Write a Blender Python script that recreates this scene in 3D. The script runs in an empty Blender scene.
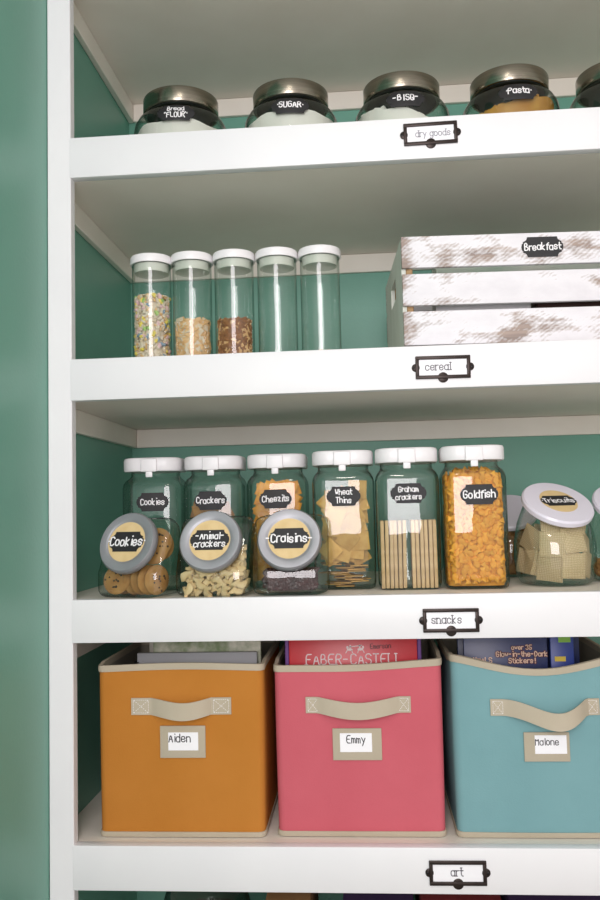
import bpy, bmesh, math, random
from mathutils import Vector, Matrix, Euler
random.seed(7)
PI = math.pi
sc = bpy.context.scene
COL = sc.collection

# ------------------------------------------------------------------ camera, light, exposure
cam = bpy.data.cameras.new('camera')
cam_o = bpy.data.objects.new('camera', cam)
COL.objects.link(cam_o)
cam_o.location = (0.48499, -1.36372, 1.40312)
cam_o.rotation_euler = (1.64207, 0.02429, 0.07721)
cam.sensor_width = 36
cam.lens = 838.05 * 36 / 900
cam.clip_start = 0.02
sc.camera = cam_o

world = bpy.data.worlds.new('world')
sc.world = world
world.use_nodes = True
world.node_tree.nodes['Background'].inputs[0].default_value = (1.0, 0.94, 0.925, 1)
world.node_tree.nodes['Background'].inputs[1].default_value = 0.98

def area(name, loc, rot, sx, sy, power, col):
    l = bpy.data.lights.new(name, 'AREA')
    l.shape = 'RECTANGLE'
    l.size, l.size_y, l.energy, l.color = sx, sy, power, col
    o = bpy.data.objects.new(name, l)
    COL.objects.link(o)
    o.location, o.rotation_euler = loc, rot
    return o
# daylight through the tall window in the room behind the photographer
area('window_daylight', (0.32, -2.55, 1.92), (PI / 2, 0, 0), 1.05, 1.35, 41, (1.0, 0.94, 0.965))
# small flush ceiling lamp in the pantry
lamp = area('ceiling_lamp', (0.42, -1.38, 2.735), (0, 0, 0), 0.26, 0.26, 3.5, (1.0, 0.93, 0.84))
lamp.data.shape = 'DISK'

sc.view_settings.view_transform = 'Standard'
sc.view_settings.look = 'None'
sc.view_settings.exposure = 0.0
sc.view_settings.gamma = 1
sc.view_settings.use_curve_mapping = False
sc.cycles.transparent_max_bounces = 32
sc.cycles.max_bounces = 10
sc.cycles.use_denoising = True

# ------------------------------------------------------------------ materials
def lin(c):
    return tuple(((v / 255) / 12.92 if v / 255 <= 0.04045 else ((v / 255 + 0.055) / 1.055) ** 2.4) for v in c) + (1,)

class NT:
    def __init__(s, name):
        s.m = bpy.data.materials.new(name)
        s.m.use_nodes = True
        s.t = s.m.node_tree
        s.p = s.t.nodes['Principled BSDF']
        s.out = s.t.nodes['Material Output']
    def n(s, kind, **kw):
        x = s.t.nodes.new('ShaderNode' + kind)
        for k, v in kw.items():
            if k in x.inputs:
                x.inputs[k].default_value = v
            else:
                setattr(x, k, v)
        return x
    def l(s, a, b):
        s.t.links.new(a, b)

def ramp(t, stops):
    r = t.n('ValToRGB')
    e = r.color_ramp.elements
    while len(e) < len(stops):
        e.new(0.5)
    for i, (p, c) in enumerate(stops):
        e[i].position = p
        e[i].color = c
    return r

def mat(name, col, rough=0.5, metal=0.0, var=None, vscale=20, bump=0.0, bscale=80, stretch=(1, 1, 1), coat=0.0, spec=None):
    t = NT(name)
    t.p.inputs['Base Color'].default_value = lin(col)
    t.p.inputs['Roughness'].default_value = rough
    t.p.inputs['Metallic'].default_value = metal
    if coat:
        t.p.inputs['Coat Weight'].default_value = coat
        t.p.inputs['Coat Roughness'].default_value = 0.08
    if spec is not None:
        t.p.inputs['Specular IOR Level'].default_value = spec
    tc = t.n('TexCoord')
    mp = t.n('Mapping')
    mp.inputs['Scale'].default_value = stretch
    t.l(tc.outputs['Object'], mp.inputs['Vector'])
    if var:
        no = t.n('TexNoise', Scale=vscale, Detail=4.0)
        t.l(mp.outputs[0], no.inputs['Vector'])
        r = ramp(t, [(0.32, lin(col)), (0.68, lin(var))])
        t.l(no.outputs['Fac'], r.inputs[0])
        t.l(r.outputs[0], t.p.inputs['Base Color'])
    if bump:
        nb = t.n('TexNoise', Scale=bscale, Detail=3.0)
        t.l(mp.outputs[0], nb.inputs['Vector'])
        b = t.n('Bump', Strength=bump, Distance=0.002)
        t.l(nb.outputs['Fac'], b.inputs['Height'])
        t.l(b.outputs[0], t.p.inputs['Normal'])
    return t.m

def vary(m, amt=0.16):
    """baked pieces: each one a little lighter or browner than the next"""
    nt = m.node_tree
    p = nt.nodes['Principled BSDF']
    src = p.inputs['Base Color'].links[0].from_socket
    oi = nt.nodes.new('ShaderNodeObjectInfo')
    mr = nt.nodes.new('ShaderNodeMapRange')
    mr.inputs['To Min'].default_value = 1 - amt * 1.4
    mr.inputs['To Max'].default_value = 1 + amt * 0.6
    nt.links.new(oi.outputs['Random'], mr.inputs['Value'])
    h = nt.nodes.new('ShaderNodeHueSaturation')
    nt.links.new(mr.outputs[0], h.inputs['Value'])
    nt.links.new(src, h.inputs['Color'])
    nt.links.new(h.outputs[0], p.inputs['Base Color'])

def glass_mat(name, edge=(150, 176, 166), centre=(245, 250, 247), refl=0.075, grain=0.0):
    """Thin clear glass: see-through, darker and greener where seen edge-on, mirror-like at grazing angles."""
    t = NT(name)
    lw = t.n('LayerWeight', Blend=0.5)
    f5 = t.n('Math', operation='POWER')
    f5.inputs[1].default_value = 3.2
    t.l(lw.outputs['Facing'], f5.inputs[0])
    ma = t.n('Math', operation='MULTIPLY_ADD')
    ma.inputs[1].default_value = 0.6
    ma.inputs[2].default_value = refl
    t.l(f5.outputs[0], ma.inputs[0])
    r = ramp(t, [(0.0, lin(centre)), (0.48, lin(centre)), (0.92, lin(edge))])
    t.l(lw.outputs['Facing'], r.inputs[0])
    tr = t.n('BsdfTransparent')
    t.l(r.outputs[0], tr.inputs[0])
    gl = t.n('BsdfGlossy', Roughness=0.02)
    if grain:
        tc = t.n('TexCoord')
        no = t.n('TexNoise', Scale=22.0, Detail=1.0)
        t.l(tc.outputs['Object'], no.inputs['Vector'])
        b = t.n('Bump', Strength=grain, Distance=0.004)
        t.l(no.outputs['Fac'], b.inputs['Height'])
        t.l(b.outputs[0], gl.inputs['Normal'])
    mx = t.n('MixShader')
    t.l(ma.outputs[0], mx.inputs[0])
    t.l(tr.outputs[0], mx.inputs[1])
    t.l(gl.outputs[0], mx.inputs[2])
    t.l(mx.outputs[0], t.out.inputs['Surface'])
    return t.m

def whitewash():
    t = NT('whitewashed_wood')
    tc = t.n('TexCoord')
    mp = t.n('Mapping')
    mp.inputs['Scale'].default_value = (6, 30, 60)
    t.l(tc.outputs['Object'], mp.inputs['Vector'])
    grain = t.n('TexNoise', Scale=2.2, Detail=6.0)
    t.l(mp.outputs[0], grain.inputs['Vector'])
    big = t.n('TexNoise', Scale=1.0, Detail=6.0, Roughness=0.62)
    mpb = t.n('Mapping')
    mpb.inputs['Scale'].default_value = (9, 9, 17)
    t.l(tc.outputs['Object'], mpb.inputs['Vector'])
    t.l(mpb.outputs[0], big.inputs['Vector'])
    wav = t.n('TexWave', Scale=55.0, Distortion=6.0, Detail=3.0)
    wav.bands_direction = 'Z'
    mp2 = t.n('Mapping')
    mp2.inputs['Rotation'].default_value = (0, 0.6, 0)
    t.l(tc.outputs['Object'], mp2.inputs['Vector'])
    t.l(mp2.outputs[0], wav.inputs['Vector'])
    # dry-brush strokes show only where the paint is thin
    a = t.n('Math', operation='MULTIPLY_ADD')
    a.inputs[1].default_value = 0.04
    t.l(wav.outputs['Fac'], a.inputs[0])
    t.l(big.outputs['Fac'], a.inputs[2])
    c = t.n('Math', operation='MULTIPLY_ADD')
    c.inputs[1].default_value = 0.22
    t.l(grain.outputs['Fac'], c.inputs[0])
    t.l(a.outputs[0], c.inputs[2])
    wr = ramp(t, [(0.652, (0, 0, 0, 1)), (0.765, (0.85, 0.85, 0.85, 1))])
    sx = t.n('SeparateXYZ')
    t.l(tc.outputs['Object'], sx.inputs[0])
    me_ = t.n('MapRange')
    me_.inputs['From Min'].default_value = 0.0
    me_.inputs['From Max'].default_value = 0.03
    me_.inputs['To Min'].default_value = 0.15
    me_.inputs['To Max'].default_value = 0.0
    t.l(sx.outputs[0], me_.inputs['Value'])
    ad = t.n('Math', operation='ADD')
    t.l(c.outputs[0], ad.inputs[0])
    t.l(me_.outputs[0], ad.inputs[1])
    t.l(ad.outputs[0], wr.inputs[0])
    wood = ramp(t, [(0.3, lin((104, 82, 72))), (0.7, lin((164, 138, 120)))])
    t.l(grain.outputs['Fac'], wood.inputs[0])
    paint = ramp(t, [(0.35, lin((224, 221, 226))), (0.65, lin((240, 238, 242)))])
    t.l(big.outputs['Fac'], paint.inputs[0])
    mx = t.n('Mix', data_type='RGBA')
    t.l(wr.outputs[0], mx.inputs['Factor'])
    t.l(paint.outputs[0], mx.inputs[6])
    t.l(wood.outputs[0], mx.inputs[7])
    t.l(mx.outputs[2], t.p.inputs['Base Color'])
    t.p.inputs['Roughness'].default_value = 0.75
    b = t.n('Bump', Strength=0.25, Distance=0.001)
    t.l(c.outputs[0], b.inputs['Height'])
    t.l(b.outputs[0], t.p.inputs['Normal'])
    return t.m

def fabric(name, col, var):
    t = NT(name)
    tc = t.n('TexCoord')
    no = t.n('TexNoise', Scale=9.0, Detail=5.0)
    t.l(tc.outputs['Object'], no.inputs['Vector'])
    r = ramp(t, [(0.3, lin(col)), (0.7, lin(var))])
    t.l(no.outputs['Fac'], r.inputs[0])
    t.l(r.outputs[0], t.p.inputs['Base Color'])
    t.p.inputs['Roughness'].default_value = 0.92
    t.p.inputs['Specular IOR Level'].default_value = 0.15
    w1 = t.n('TexNoise', Scale=420.0, Detail=1.0)
    t.l(tc.outputs['Object'], w1.inputs['Vector'])
    b = t.n('Bump', Strength=0.35, Distance=0.0006)
    t.l(w1.outputs['Fac'], b.inputs['Height'])
    b2 = t.n('Bump', Strength=0.25, Distance=0.006)
    n2 = t.n('TexNoise', Scale=7.0, Detail=2.0)
    t.l(tc.outputs['Object'], n2.inputs['Vector'])
    t.l(n2.outputs['Fac'], b2.inputs['Height'])
    t.l(b.outputs[0], b2.inputs['Normal'])
    t.l(b2.outputs[0], t.p.inputs['Normal'])
    return t.m

def woven(name, c1, c2):
    """shredded-wheat cracker: a fine square weave of light and dark strands"""
    t = NT(name)
    tc = t.n('TexCoord')
    ws = []
    for d in ('X', 'Z'):
        w = t.n('TexWave', Scale=110.0, Distortion=2.5, Detail=1.0)
        w.bands_direction = d
        t.l(tc.outputs['Object'], w.inputs['Vector'])
        ws.append(w)
    mu = t.n('Math', operation='MULTIPLY')
    t.l(ws[0].outputs['Fac'], mu.inputs[0])
    t.l(ws[1].outputs['Fac'], mu.inputs[1])
    r = ramp(t, [(0.05, lin(c1)), (0.5, lin(c2))])
    t.l(mu.outputs[0], r.inputs[0])
    t.l(r.outputs[0], t.p.inputs['Base Color'])
    t.p.inputs['Roughness'].default_value = 0.85
    b = t.n('Bump', Strength=0.6, Distance=0.0015)
    t.l(mu.outputs[0], b.inputs['Height'])
    t.l(b.outputs[0], t.p.inputs['Normal'])
    return t.m

M = {}
M['wall'] = mat('green_wall_paint', (104, 160, 142), 0.42, var=(110, 166, 148), vscale=3, bump=0.12, bscale=160)
M['white'] = mat('white_trim_paint', (236, 235, 237), 0.38, var=(231, 230, 233), vscale=6, bump=0.05, bscale=60)
M['inner'] = mat('shelf_interior_paint', (236, 229, 219), 0.5, var=(230, 222, 211), vscale=7, bump=0.05, bscale=60)
M['cleat'] = mat('cleat_paint', (240, 234, 224), 0.45, var=(234, 227, 216), vscale=8)
M['floor'] = mat('wood_floor', (186, 177, 165), 0.4, var=(170, 160, 147), vscale=5, stretch=(1, 6, 1))
M['ceil'] = mat('ceiling_paint', (228, 226, 222), 0.8)
M['glass'] = glass_mat('clear_glass', edge=(170, 190, 180))
M['glass_sq'] = glass_mat('moulded_clear_glass', edge=(112, 138, 126), grain=0.30, refl=0.07)
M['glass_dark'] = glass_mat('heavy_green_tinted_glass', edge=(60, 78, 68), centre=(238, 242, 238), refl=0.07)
M['plastic_clear'] = glass_mat('clear_plastic', edge=(190, 208, 199), centre=(248, 252, 250), refl=0.07)
M['lid_white'] = mat('white_plastic', (236, 234, 236), 0.35)
M['lid_lav'] = mat('glossy_white_plastic', (226, 222, 234), 0.25)
M['plug'] = mat('frosted_gasket', (206, 206, 196), 0.45)
M['steel'] = mat('brushed_steel', (160, 153, 140), 0.24, 1.0, var=(140, 133, 120), vscale=30, stretch=(0.3, 0.3, 14), bump=0.05, bscale=60)
M['silver'] = mat('silver_painted_lid', (164, 164, 169), 0.46, 0.5, var=(157, 157, 163), vscale=40)
M['seal'] = mat('dark_rubber_seal', (30, 34, 30), 0.5)
M['chalk'] = mat('chalkboard_black', (30, 29, 32), 0.6, var=(38, 37, 40), vscale=60)
M['chalk_ink'] = mat('white_chalk_ink', (244, 242, 244), 0.7)
M['kraft'] = mat('kraft_paper', (214, 186, 134), 0.75, var=(222, 196, 146), vscale=60)
M['bronze'] = mat('dark_bronze', (42, 34, 32), 0.38, 0.6, var=(52, 42, 38), vscale=50)
M['card'] = mat('white_card', (244, 243, 247), 0.6)
M['grey_ink'] = mat('grey_printed_ink', (104, 100, 108), 0.7)
M['pale_ink'] = mat('pale_grey_printed_ink', (160, 158, 168), 0.7)
M['ink'] = mat('black_pen_ink', (28, 26, 34), 0.6)
M['paint_w'] = mat('white_print', (236, 216, 216), 0.6)
M['wash'] = whitewash()
M['endwood'] = mat('weathered_end_wood', (150, 118, 82), 0.8, var=(190, 158, 116), vscale=14, stretch=(4, 1, 20), bump=0.2)
M['panelwash'] = mat('grey_washed_panel', (214, 216, 206), 0.8, var=(224, 226, 218), vscale=8, stretch=(1, 3, 1))
M['orange'] = fabric('orange_canvas', (182, 118, 48), (189, 124, 54))
M['pink'] = fabric('pink_canvas', (196, 94, 106), (202, 100, 112))
M['blue'] = fabric('aqua_canvas', (118, 159, 164), (125, 166, 171))
M['beige'] = fabric('beige_webbing', (178, 167, 147), (187, 176, 157))
M['lining'] = fabric('grey_beige_lining', (150, 144, 130), (160, 154, 140))
M['cookie'] = mat('baked_cookie', (190, 144, 84), 0.85, var=(164, 112, 60), vscale=45, bump=0.4, bscale=120)
M['chip'] = mat('chocolate_chip', (52, 32, 22), 0.5)
M['animal'] = mat('pale_biscuit', (236, 210, 166), 0.8, var=(214, 180, 126), vscale=50, bump=0.3, bscale=150)
M['cran'] = mat('dried_cranberry', (72, 26, 26), 0.4, var=(44, 16, 20), vscale=70, bump=0.4, bscale=120)
M['cheez'] = mat('orange_cheese_cracker', (242, 172, 68), 0.75, var=(228, 146, 48), vscale=60, bump=0.3, bscale=180)
M['wheat'] = mat('golden_wheat_cracker', (228, 184, 108), 0.8, var=(204, 154, 80), vscale=45, bump=0.3, bscale=180)
M['brownc'] = mat('brown_snack_cracker', (176, 124, 64), 0.8, var=(140, 92, 44), vscale=45, bump=0.3, bscale=160)
M['graham'] = mat('graham_biscuit', (226, 192, 150), 0.85, var=(208, 172, 128), vscale=60, bump=0.3, bscale=200)
M['fish'] = mat('orange_baked_cracker', (246, 178, 62), 0.7, var=(232, 152, 40), vscale=90, bump=0.2, bscale=200)
M['fishcore'] = mat('cracker_heap', (242, 172, 58), 0.8, var=(230, 148, 40), vscale=90, bump=0.5, bscale=140)
M['woven'] = woven('shredded_wheat_weave', (188, 160, 120), (232, 210, 172))
M['cereal_a'] = mat('toasted_oat_cereal', (226, 214, 198), 0.8, var=(206, 186, 156), vscale=120)
M['cereal_p'] = mat('pink_marshmallow', (228, 188, 192), 0.7)
M['cereal_g'] = mat('green_marshmallow', (164, 196, 112), 0.7)
M['cereal_y'] = mat('yellow_marshmallow', (236, 214, 96), 0.7)
M['cereal_b'] = mat('blue_marshmallow', (132, 152, 172), 0.7)
M['flake'] = mat('wheat_flake', (206, 160, 104), 0.8, var=(226, 188, 140), vscale=120)
M['flakedark'] = mat('cinnamon_square', (160, 104, 58), 0.8, var=(118, 72, 38), vscale=160)
M['flour'] = mat('white_flour', (244, 240, 236), 0.9, bump=0.4, bscale=60)
M['pasta'] = mat('golden_pasta', (206, 154, 66), 0.55, var=(188, 128, 44), vscale=40)
M['red_tin'] = mat('red_printed_tin', (200, 34, 46), 0.35, var=(192, 30, 42), vscale=8)
M['purple'] = mat('purple_edge', (104, 60, 132), 0.5)
M['greycover'] = mat('grey_pad_cover', (150, 150, 154), 0.6)
M['wire'] = mat('dark_wire', (40, 40, 42), 0.35, 0.8)
M['paper'] = mat('paper_edges', (228, 224, 212), 0.8, var=(206, 200, 186), vscale=60)
M['leafprint'] = mat('leafy_printed_cover', (92, 120, 58), 0.5, var=(226, 220, 206), vscale=34)
M['navy'] = mat('navy_printed_card', (34, 42, 82), 0.35, var=(44, 56, 104), vscale=7)
M['navy2'] = mat('royal_blue_cover', (40, 62, 140), 0.4)
M['lime'] = mat('lime_cover_patch', (130, 184, 66), 0.5)
M['yell'] = mat('yellow_print', (214, 186, 70), 0.5)
M['maroon'] = mat('maroon_print_outline', (92, 40, 52), 0.6)
M['peach'] = mat('peach_print', (236, 200, 178), 0.6)
M['brownbox'] = mat('brown_cardboard', (150, 112, 72), 0.8, var=(134, 98, 60), vscale=20)
M['darkfab'] = mat('dark_purple_fabric', (62, 40, 84), 0.85)
M['redfab'] = mat('dark_red_fabric', (120, 36, 40), 0.85)
M['greypl'] = glass_mat('grey_plastic_dome', edge=(110, 120, 118), centre=(196, 204, 202), refl=0.12)
M['tealbox'] = mat('green_storage_card', (74, 130, 110), 0.6)
M['cerealbox'] = mat('white_cereal_carton', (226, 228, 220), 0.55, var=(186, 208, 192), vscale=10)
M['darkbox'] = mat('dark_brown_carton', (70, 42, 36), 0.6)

for k_ in ('cookie', 'animal', 'cheez', 'wheat', 'brownc', 'graham', 'fish', 'woven'):
    vary(M[k_], 0.2 if k_ in ('wheat', 'cheez', 'brownc') else 0.12)

# ------------------------------------------------------------------ mesh helpers
class B:
    def __init__(s):
        s.bm = bmesh.new()
        s.mi = 0
    def faces(s, pts, fs):
        vs = [s.bm.verts.new(p) for p in pts]
        for f in fs:
            try:
                q = s.bm.faces.new([vs[i] for i in f])
                q.material_index = s.mi
            except ValueError:
                pass
        return vs
    def box(s, c, d, r=0.0, seg=2, mtx=None):
        t = bmesh.new()
        bmesh.ops.create_cube(t, size=1)
        for v in t.verts:
            v.co = Vector((v.co.x * d[0], v.co.y * d[1], v.co.z * d[2]))
        if r:
            bmesh.ops.bevel(t, geom=t.edges[:], offset=min(r, min(d) * 0.48), segments=seg, affect='EDGES', profile=0.5)
        m = Matrix.Translation(c) @ (mtx or Matrix())
        s.add(t, m)
        return s
    def add(s, t, m=None):
        t.verts.index_update()
        s.faces([(m @ v.co) if m else v.co.copy() for v in t.verts], [[v.index for v in f.verts] for f in t.faces])
        t.free()
    def loft(s, rings, close=True, cap0=True, cap1=True):
        n = len(rings[0])
        pts = [p for r in rings for p in r]
        fs = []
        for i in range(len(rings) - 1):
            for j in range(n if close else n - 1):
                k = (j + 1) % n
                fs.append([i * n + j, i * n + k, (i + 1) * n + k, (i + 1) * n + j])
        if cap0:
            fs.append(list(range(n))[::-1])
        if cap1:
            fs.append([(len(rings) - 1) * n + j for j in range(n)])
        s.faces(pts, fs)
        return s
    def lathe(s, prof, n=48, mtx=None, cap0=True, cap1=True):
        rings = []
        for r, z in prof:
            ring = []
            for j in range(n):
                a = 2 * PI * j / n
                p = Vector((r * math.cos(a), r * math.sin(a), z))
                ring.append(mtx @ p if mtx else p)
            rings.append(ring)
        return s.loft(rings, cap0=cap0, cap1=cap1)
    def tube(s, pts, r, n=8, closed=False):
        rings = []
        N = len(pts)
        for i, p in enumerate(pts):
            a = pts[(i - 1) % N] if (closed or i) else pts[0]
            b = pts[(i + 1) % N] if (closed or i < N - 1) else pts[-1]
            d = (Vector(b) - Vector(a)).normalized()
            u = d.cross(Vector((0.13, 0.31, 0.95))).normalized()
            v = d.cross(u)
            rings.append([Vector(p) + (u * math.cos(2 * PI * k / n) + v * math.sin(2 * PI * k / n)) * r for k in range(n)])
        if closed:
            rings.append(rings[0])
        return s.loft(rings, cap0=not closed, cap1=not closed)
    def mesh(s, name, mats, smooth=True, ang=40):
        me = bpy.data.meshes.new(name)
        bmesh.ops.recalc_face_normals(s.bm, faces=s.bm.faces[:])
        s.bm.to_mesh(me)
        s.bm.free()
        for m in (mats if isinstance(mats, (list, tuple)) else [mats]):
            me.materials.append(m)
        if smooth and len(me.polygons):
            me.shade_smooth()
            me.set_sharp_from_angle(angle=math.radians(ang))
        return me
    def build(s, name, mats, parent=None, loc=(0, 0, 0), rot=(0, 0, 0), smooth=True, ang=40):
        return link(name, s.mesh(name, mats, smooth, ang), parent, loc, rot)

def link(name, me, parent=None, loc=(0, 0, 0), rot=(0, 0, 0)):
    o = bpy.data.objects.new(name, me)
    COL.objects.link(o)
    o.parent = parent
    o.location, o.rotation_euler = loc, rot
    return o

def tag(o, label=None, cat=None, group=None, kind=None):
    for k, v in (('label', label), ('category', cat), ('group', group), ('kind', kind)):
        if v:
            o[k] = v
    return o

def thing(name, label, cat, loc=(0, 0, 0), rz=0.0, group=None):
    o = bpy.data.objects.new(name, None)
    o.empty_display_size = 0.03
    COL.objects.link(o)
    o.location, o.rotation_euler = loc, (0, 0, rz)
    return tag(o, label, cat, group)

def mtx(loc, rz=0.0, rx=0.0, ry=0.0):
    return Matrix.Translation(loc) @ Euler((rx, ry, rz)).to_matrix().to_4x4()

def place(o, m):
    o.matrix_world = m
    return o

def rsq(hw, hd, r, n=6, sup=False):
    """rounded rectangle outline, counter-clockwise, starting at the right side"""
    out = []
    for cx, cy, a0 in ((hw - r, hd - r, 0), (-hw + r, hd - r, PI / 2), (-hw + r, -hd + r, PI), (hw - r, -hd + r, 1.5 * PI)):
        for k in range(n + 1):
            a = a0 + PI / 2 * k / n
            out.append((cx + r * math.cos(a), cy + r * math.sin(a)))
    return out

# ------------------------------------------------------------------ stroke lettering (x 0-4, y: 0 descender, 2 baseline, 6 x-height, 8 cap height)
F = {
 'a': '46 42|45 36 16 05 03 12 32 43', 'b': '08 02|05 16 36 45 43 32 12 03', 'c': '45 36 16 05 03 12 32 43', 'd': '48 42|45 36 16 05 03 12 32 43',
 'e': '04 44 45 36 16 05 03 12 32 43', 'f': '38 28 17 12|06 36', 'g': '46 41 30 10 01|45 36 16 05 03 12 32 43', 'h': '08 02|05 16 36 45 42',
 'i': '16 12|18', 'k': '08 02|36 04 32', 'l': '18 12', 'm': '06 02|05 16 25 22|25 36 45 42', 'n': '06 02|05 16 36 45 42', 'o': '16 36 45 43 32 12 03 05 16',
 'p': '06 00|05 16 36 45 43 32 12 03', 'r': '06 02|05 16 36', 's': '45 36 16 05 14 34 43 32 12 03', 't': '18 13 22 32|06 36', 'u': '06 03 12 32 43|46 42',
 'v': '06 22 46', 'w': '06 12 25 32 46', 'y': '06 23|46 10', 'z': '06 46 02 42', 'x': '06 42|46 02',
 'A': '02 28 42|14 34', 'B': '02 08 28 37 36 25 05|25 35 44 43 32 02', 'C': '47 38 18 07 03 12 32 43', 'D': '02 08 28 46 44 22 02', 'E': '48 08 02 42|05 35',
 'F': '48 08 02|05 35', 'G': '47 38 18 07 03 12 32 43 45 25', 'H': '08 02|48 42|05 45', 'I': '28 22', 'K': '08 02|48 05 42', 'L': '08 02 42', 'M': '02 08 25 48 42',
 'N': '02 08 42 48', 'O': '18 38 47 43 32 12 03 07 18', 'P': '02 08 38 47 46 35 05', 'Q': '18 38 47 43 32 12 03 07 18|24 42', 'R': '02 08 38 47 46 35 05|25 42',
 'S': '47 38 18 07 06 15 35 44 43 32 12 03', 'T': '08 48|28 22', 'U': '08 03 12 32 43 48', 'W': '08 12 26 32 48',
 '3': '07 18 38 47 36 25|25 35 44 43 32 12 03', '5': '48 08 05 35 44 43 32 12 03', '-': '05 35', '.': '15', '!': '28 24|22', '"': '08 07|28 27',
}
NARROW = {'i': 2.2, 'l': 2.4, '.': 2.6, '!': 3.6, '"': 3.6, 't': 3.6, 'f': 3.8, 'r': 4.2, 'I': 4.2, ' ': 3.2}

def letters(b, text, h, mp, width=None, centre=True, slant=0.0, serif=False, smooth=True, wob=0.0, xs=0.72):
    """Add the text to b as flat pen strokes. h = cap height; mp(u, v) gives the 3-D point for a place on the label."""
    k = h / 6.0
    w = (width or h * 0.13) / 2
    x, strokes = 0.0, []
    rnd = random.Random(text)
    for ch in text:
        for st in F.get(ch, '').split('|'):
            pts = [(float(q[0]), float(q[1]) - 2) for q in st.split()]
            if pts:
                dy = rnd.uniform(-wob, wob) * 4
                strokes.append([((x + px + slant * py) * k * xs, (py + dy) * k) for px, py in pts])
                if serif and len(pts) > 1:
                    for e, o in ((pts[0], pts[1]), (pts[-1], pts[-2])):
                        if abs(e[0] - o[0]) < 1.1 and abs(e[1] - o[1]) > 1 and (e[1] <= 0.1 or e[1] >= 3.9):
                            strokes.append([((x + e[0] - 0.9) * k * xs, e[1] * k), ((x + e[0] + 0.9) * k * xs, e[1] * k)])
        x += NARROW.get(ch, 5.6)
    tot = (x - 1.6) * k * xs
    off = -tot / 2 if centre else 0
    lift = 0
    for st in strokes:
        if smooth and len(st) > 2:
            q = [st[0]]
            for a, c in zip(st, st[1:]):
                q += [(a[0] * .75 + c[0] * .25, a[1] * .75 + c[1] * .25), (a[0] * .25 + c[0] * .75, a[1] * .25 + c[1] * .75)]
            st = q + [st[-1]]
        fine = [st[0]]
        for a, c in zip(st, st[1:]):
            m_ = max(1, math.ceil(math.hypot(c[0] - a[0], c[1] - a[1]) / (h * 0.2)))
            fine += [(a[0] + (c[0] - a[0]) * j / m_, a[1] + (c[1] - a[1]) * j / m_) for j in range(1, m_ + 1)]
        st = fine
        for (x0, y0), (x1, y1) in zip(st, st[1:]):
            d = math.hypot(x1 - x0, y1 - y0)
            if d < 1e-7:
                continue
            nx, ny = -(y1 - y0) / d * w, (x1 - x0) / d * w
            b.faces([mp(off + px, py, lift) for px, py in ((x0 + nx, y0 + ny), (x0 - nx, y0 - ny), (x1 - nx, y1 - ny), (x1 + nx, y1 + ny))], [[0, 1, 2, 3]])
        for px, py in ([st[0], st[-1]] if len(st) > 1 else [st[0]]):
            rr = w * (1.25 if len(st) == 1 else 1.0)
            b.faces([mp(off + px + rr * math.cos(j * PI / 4), py + rr * math.sin(j * PI / 4), lift + 4e-5) for j in range(8)], [list(range(8))])
    return tot

def plaque(b, w, h, mp, c=None, nx=14):
    """chalkboard sticker outline: rectangle with scooped corners and a small step"""
    c = c or h * 0.24
    vs = []
    N = 18
    for i in range(N + 1):
        t = -1 + 2 * i / N
        vs.append(math.copysign(abs(t) ** 0.8, t) * h / 2)
    rows = []
    for v in vs:
        d = h / 2 - abs(v)
        hw = w / 2 - (math.sqrt(max(0, c * c - d * d)) if d < c else 0)
        if c <= d < c * 1.35:
            hw -= 0.06 * h
        hw += 0.05 * h * max(0, 1 - abs(v) / (h * 0.25))
        rows.append([mp(-hw + 2 * hw * j / nx, v, 0) for j in range(nx + 1)])
    pts = [p for r in rows for p in r]
    fs = [[i * (nx + 1) + j, i * (nx + 1) + j + 1, (i + 1) * (nx + 1) + j + 1, (i + 1) * (nx + 1) + j] for i in range(N) for j in range(nx)]
    b.faces(pts, fs)

def flat(origin, U, V, lift=0.0):
    o, U, V = Vector(origin), Vector(U).normalized(), Vector(V).normalized()
    n = U.cross(V)
    return lambda u, v, e=0: o + U * u + V * v + n * (lift + e)

def chalk_label(parent, lines, w, h, mp, lh, name='chalk_label', gap=1.5, base=None):
    """black sticker with chalk handwriting; mp(u, v, lift)"""
    b = B()
    plaque(b, w, h, mp)
    lab = b.build(name, M['chalk'], parent, smooth=True)
    t = B()
    n = len(lines)
    for i, ln in enumerate(lines):
        cy = ((n - 1) / 2 - i) * lh * gap - lh * 0.45
        letters(t, ln, lh, lambda u, v, e=0, cy=cy: mp(u, v + cy, 4e-4 + e), width=lh * 0.17, wob=0.12)
    t.build('lettering', M['chalk_ink'], lab, smooth=False)
    return lab

# ------------------------------------------------------------------ setting
XW, XR, D = -0.042, 1.75, 0.516
Z0, Z1, Z2, Z3, Z4, Z5, Z6 = 2.432, 2.0489, 1.6649, 1.2635, 0.8707, 0.478, 0.085
def slab(name, lo, hi, m):
    b = B()
    b.box([(a + c) / 2 for a, c in zip(lo, hi)], [c - a for a, c in zip(lo, hi)])
    return tag(b.build(name, m, smooth=False), kind='structure')
slab('wall_left', (XW - 0.1, -1.75, 0), (XW, D, 2.75), M['wall'])
slab('wall_back', (XW - 0.1, D, 0), (XR + 0.1, D + 0.1, 2.75), M['wall'])
slab('wall_right', (XR, -1.75, 0), (XR + 0.1, D, 2.75), M['ceil'])
slab('floor', (XW - 0.1, -1.75, -0.1), (XR + 0.1, D + 0.1, 0), M['floor'])
slab('ceiling', (XW - 0.1, -1.75, 2.75), (XR + 0.1, D + 0.1, 2.85), M['ceil'])

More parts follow.
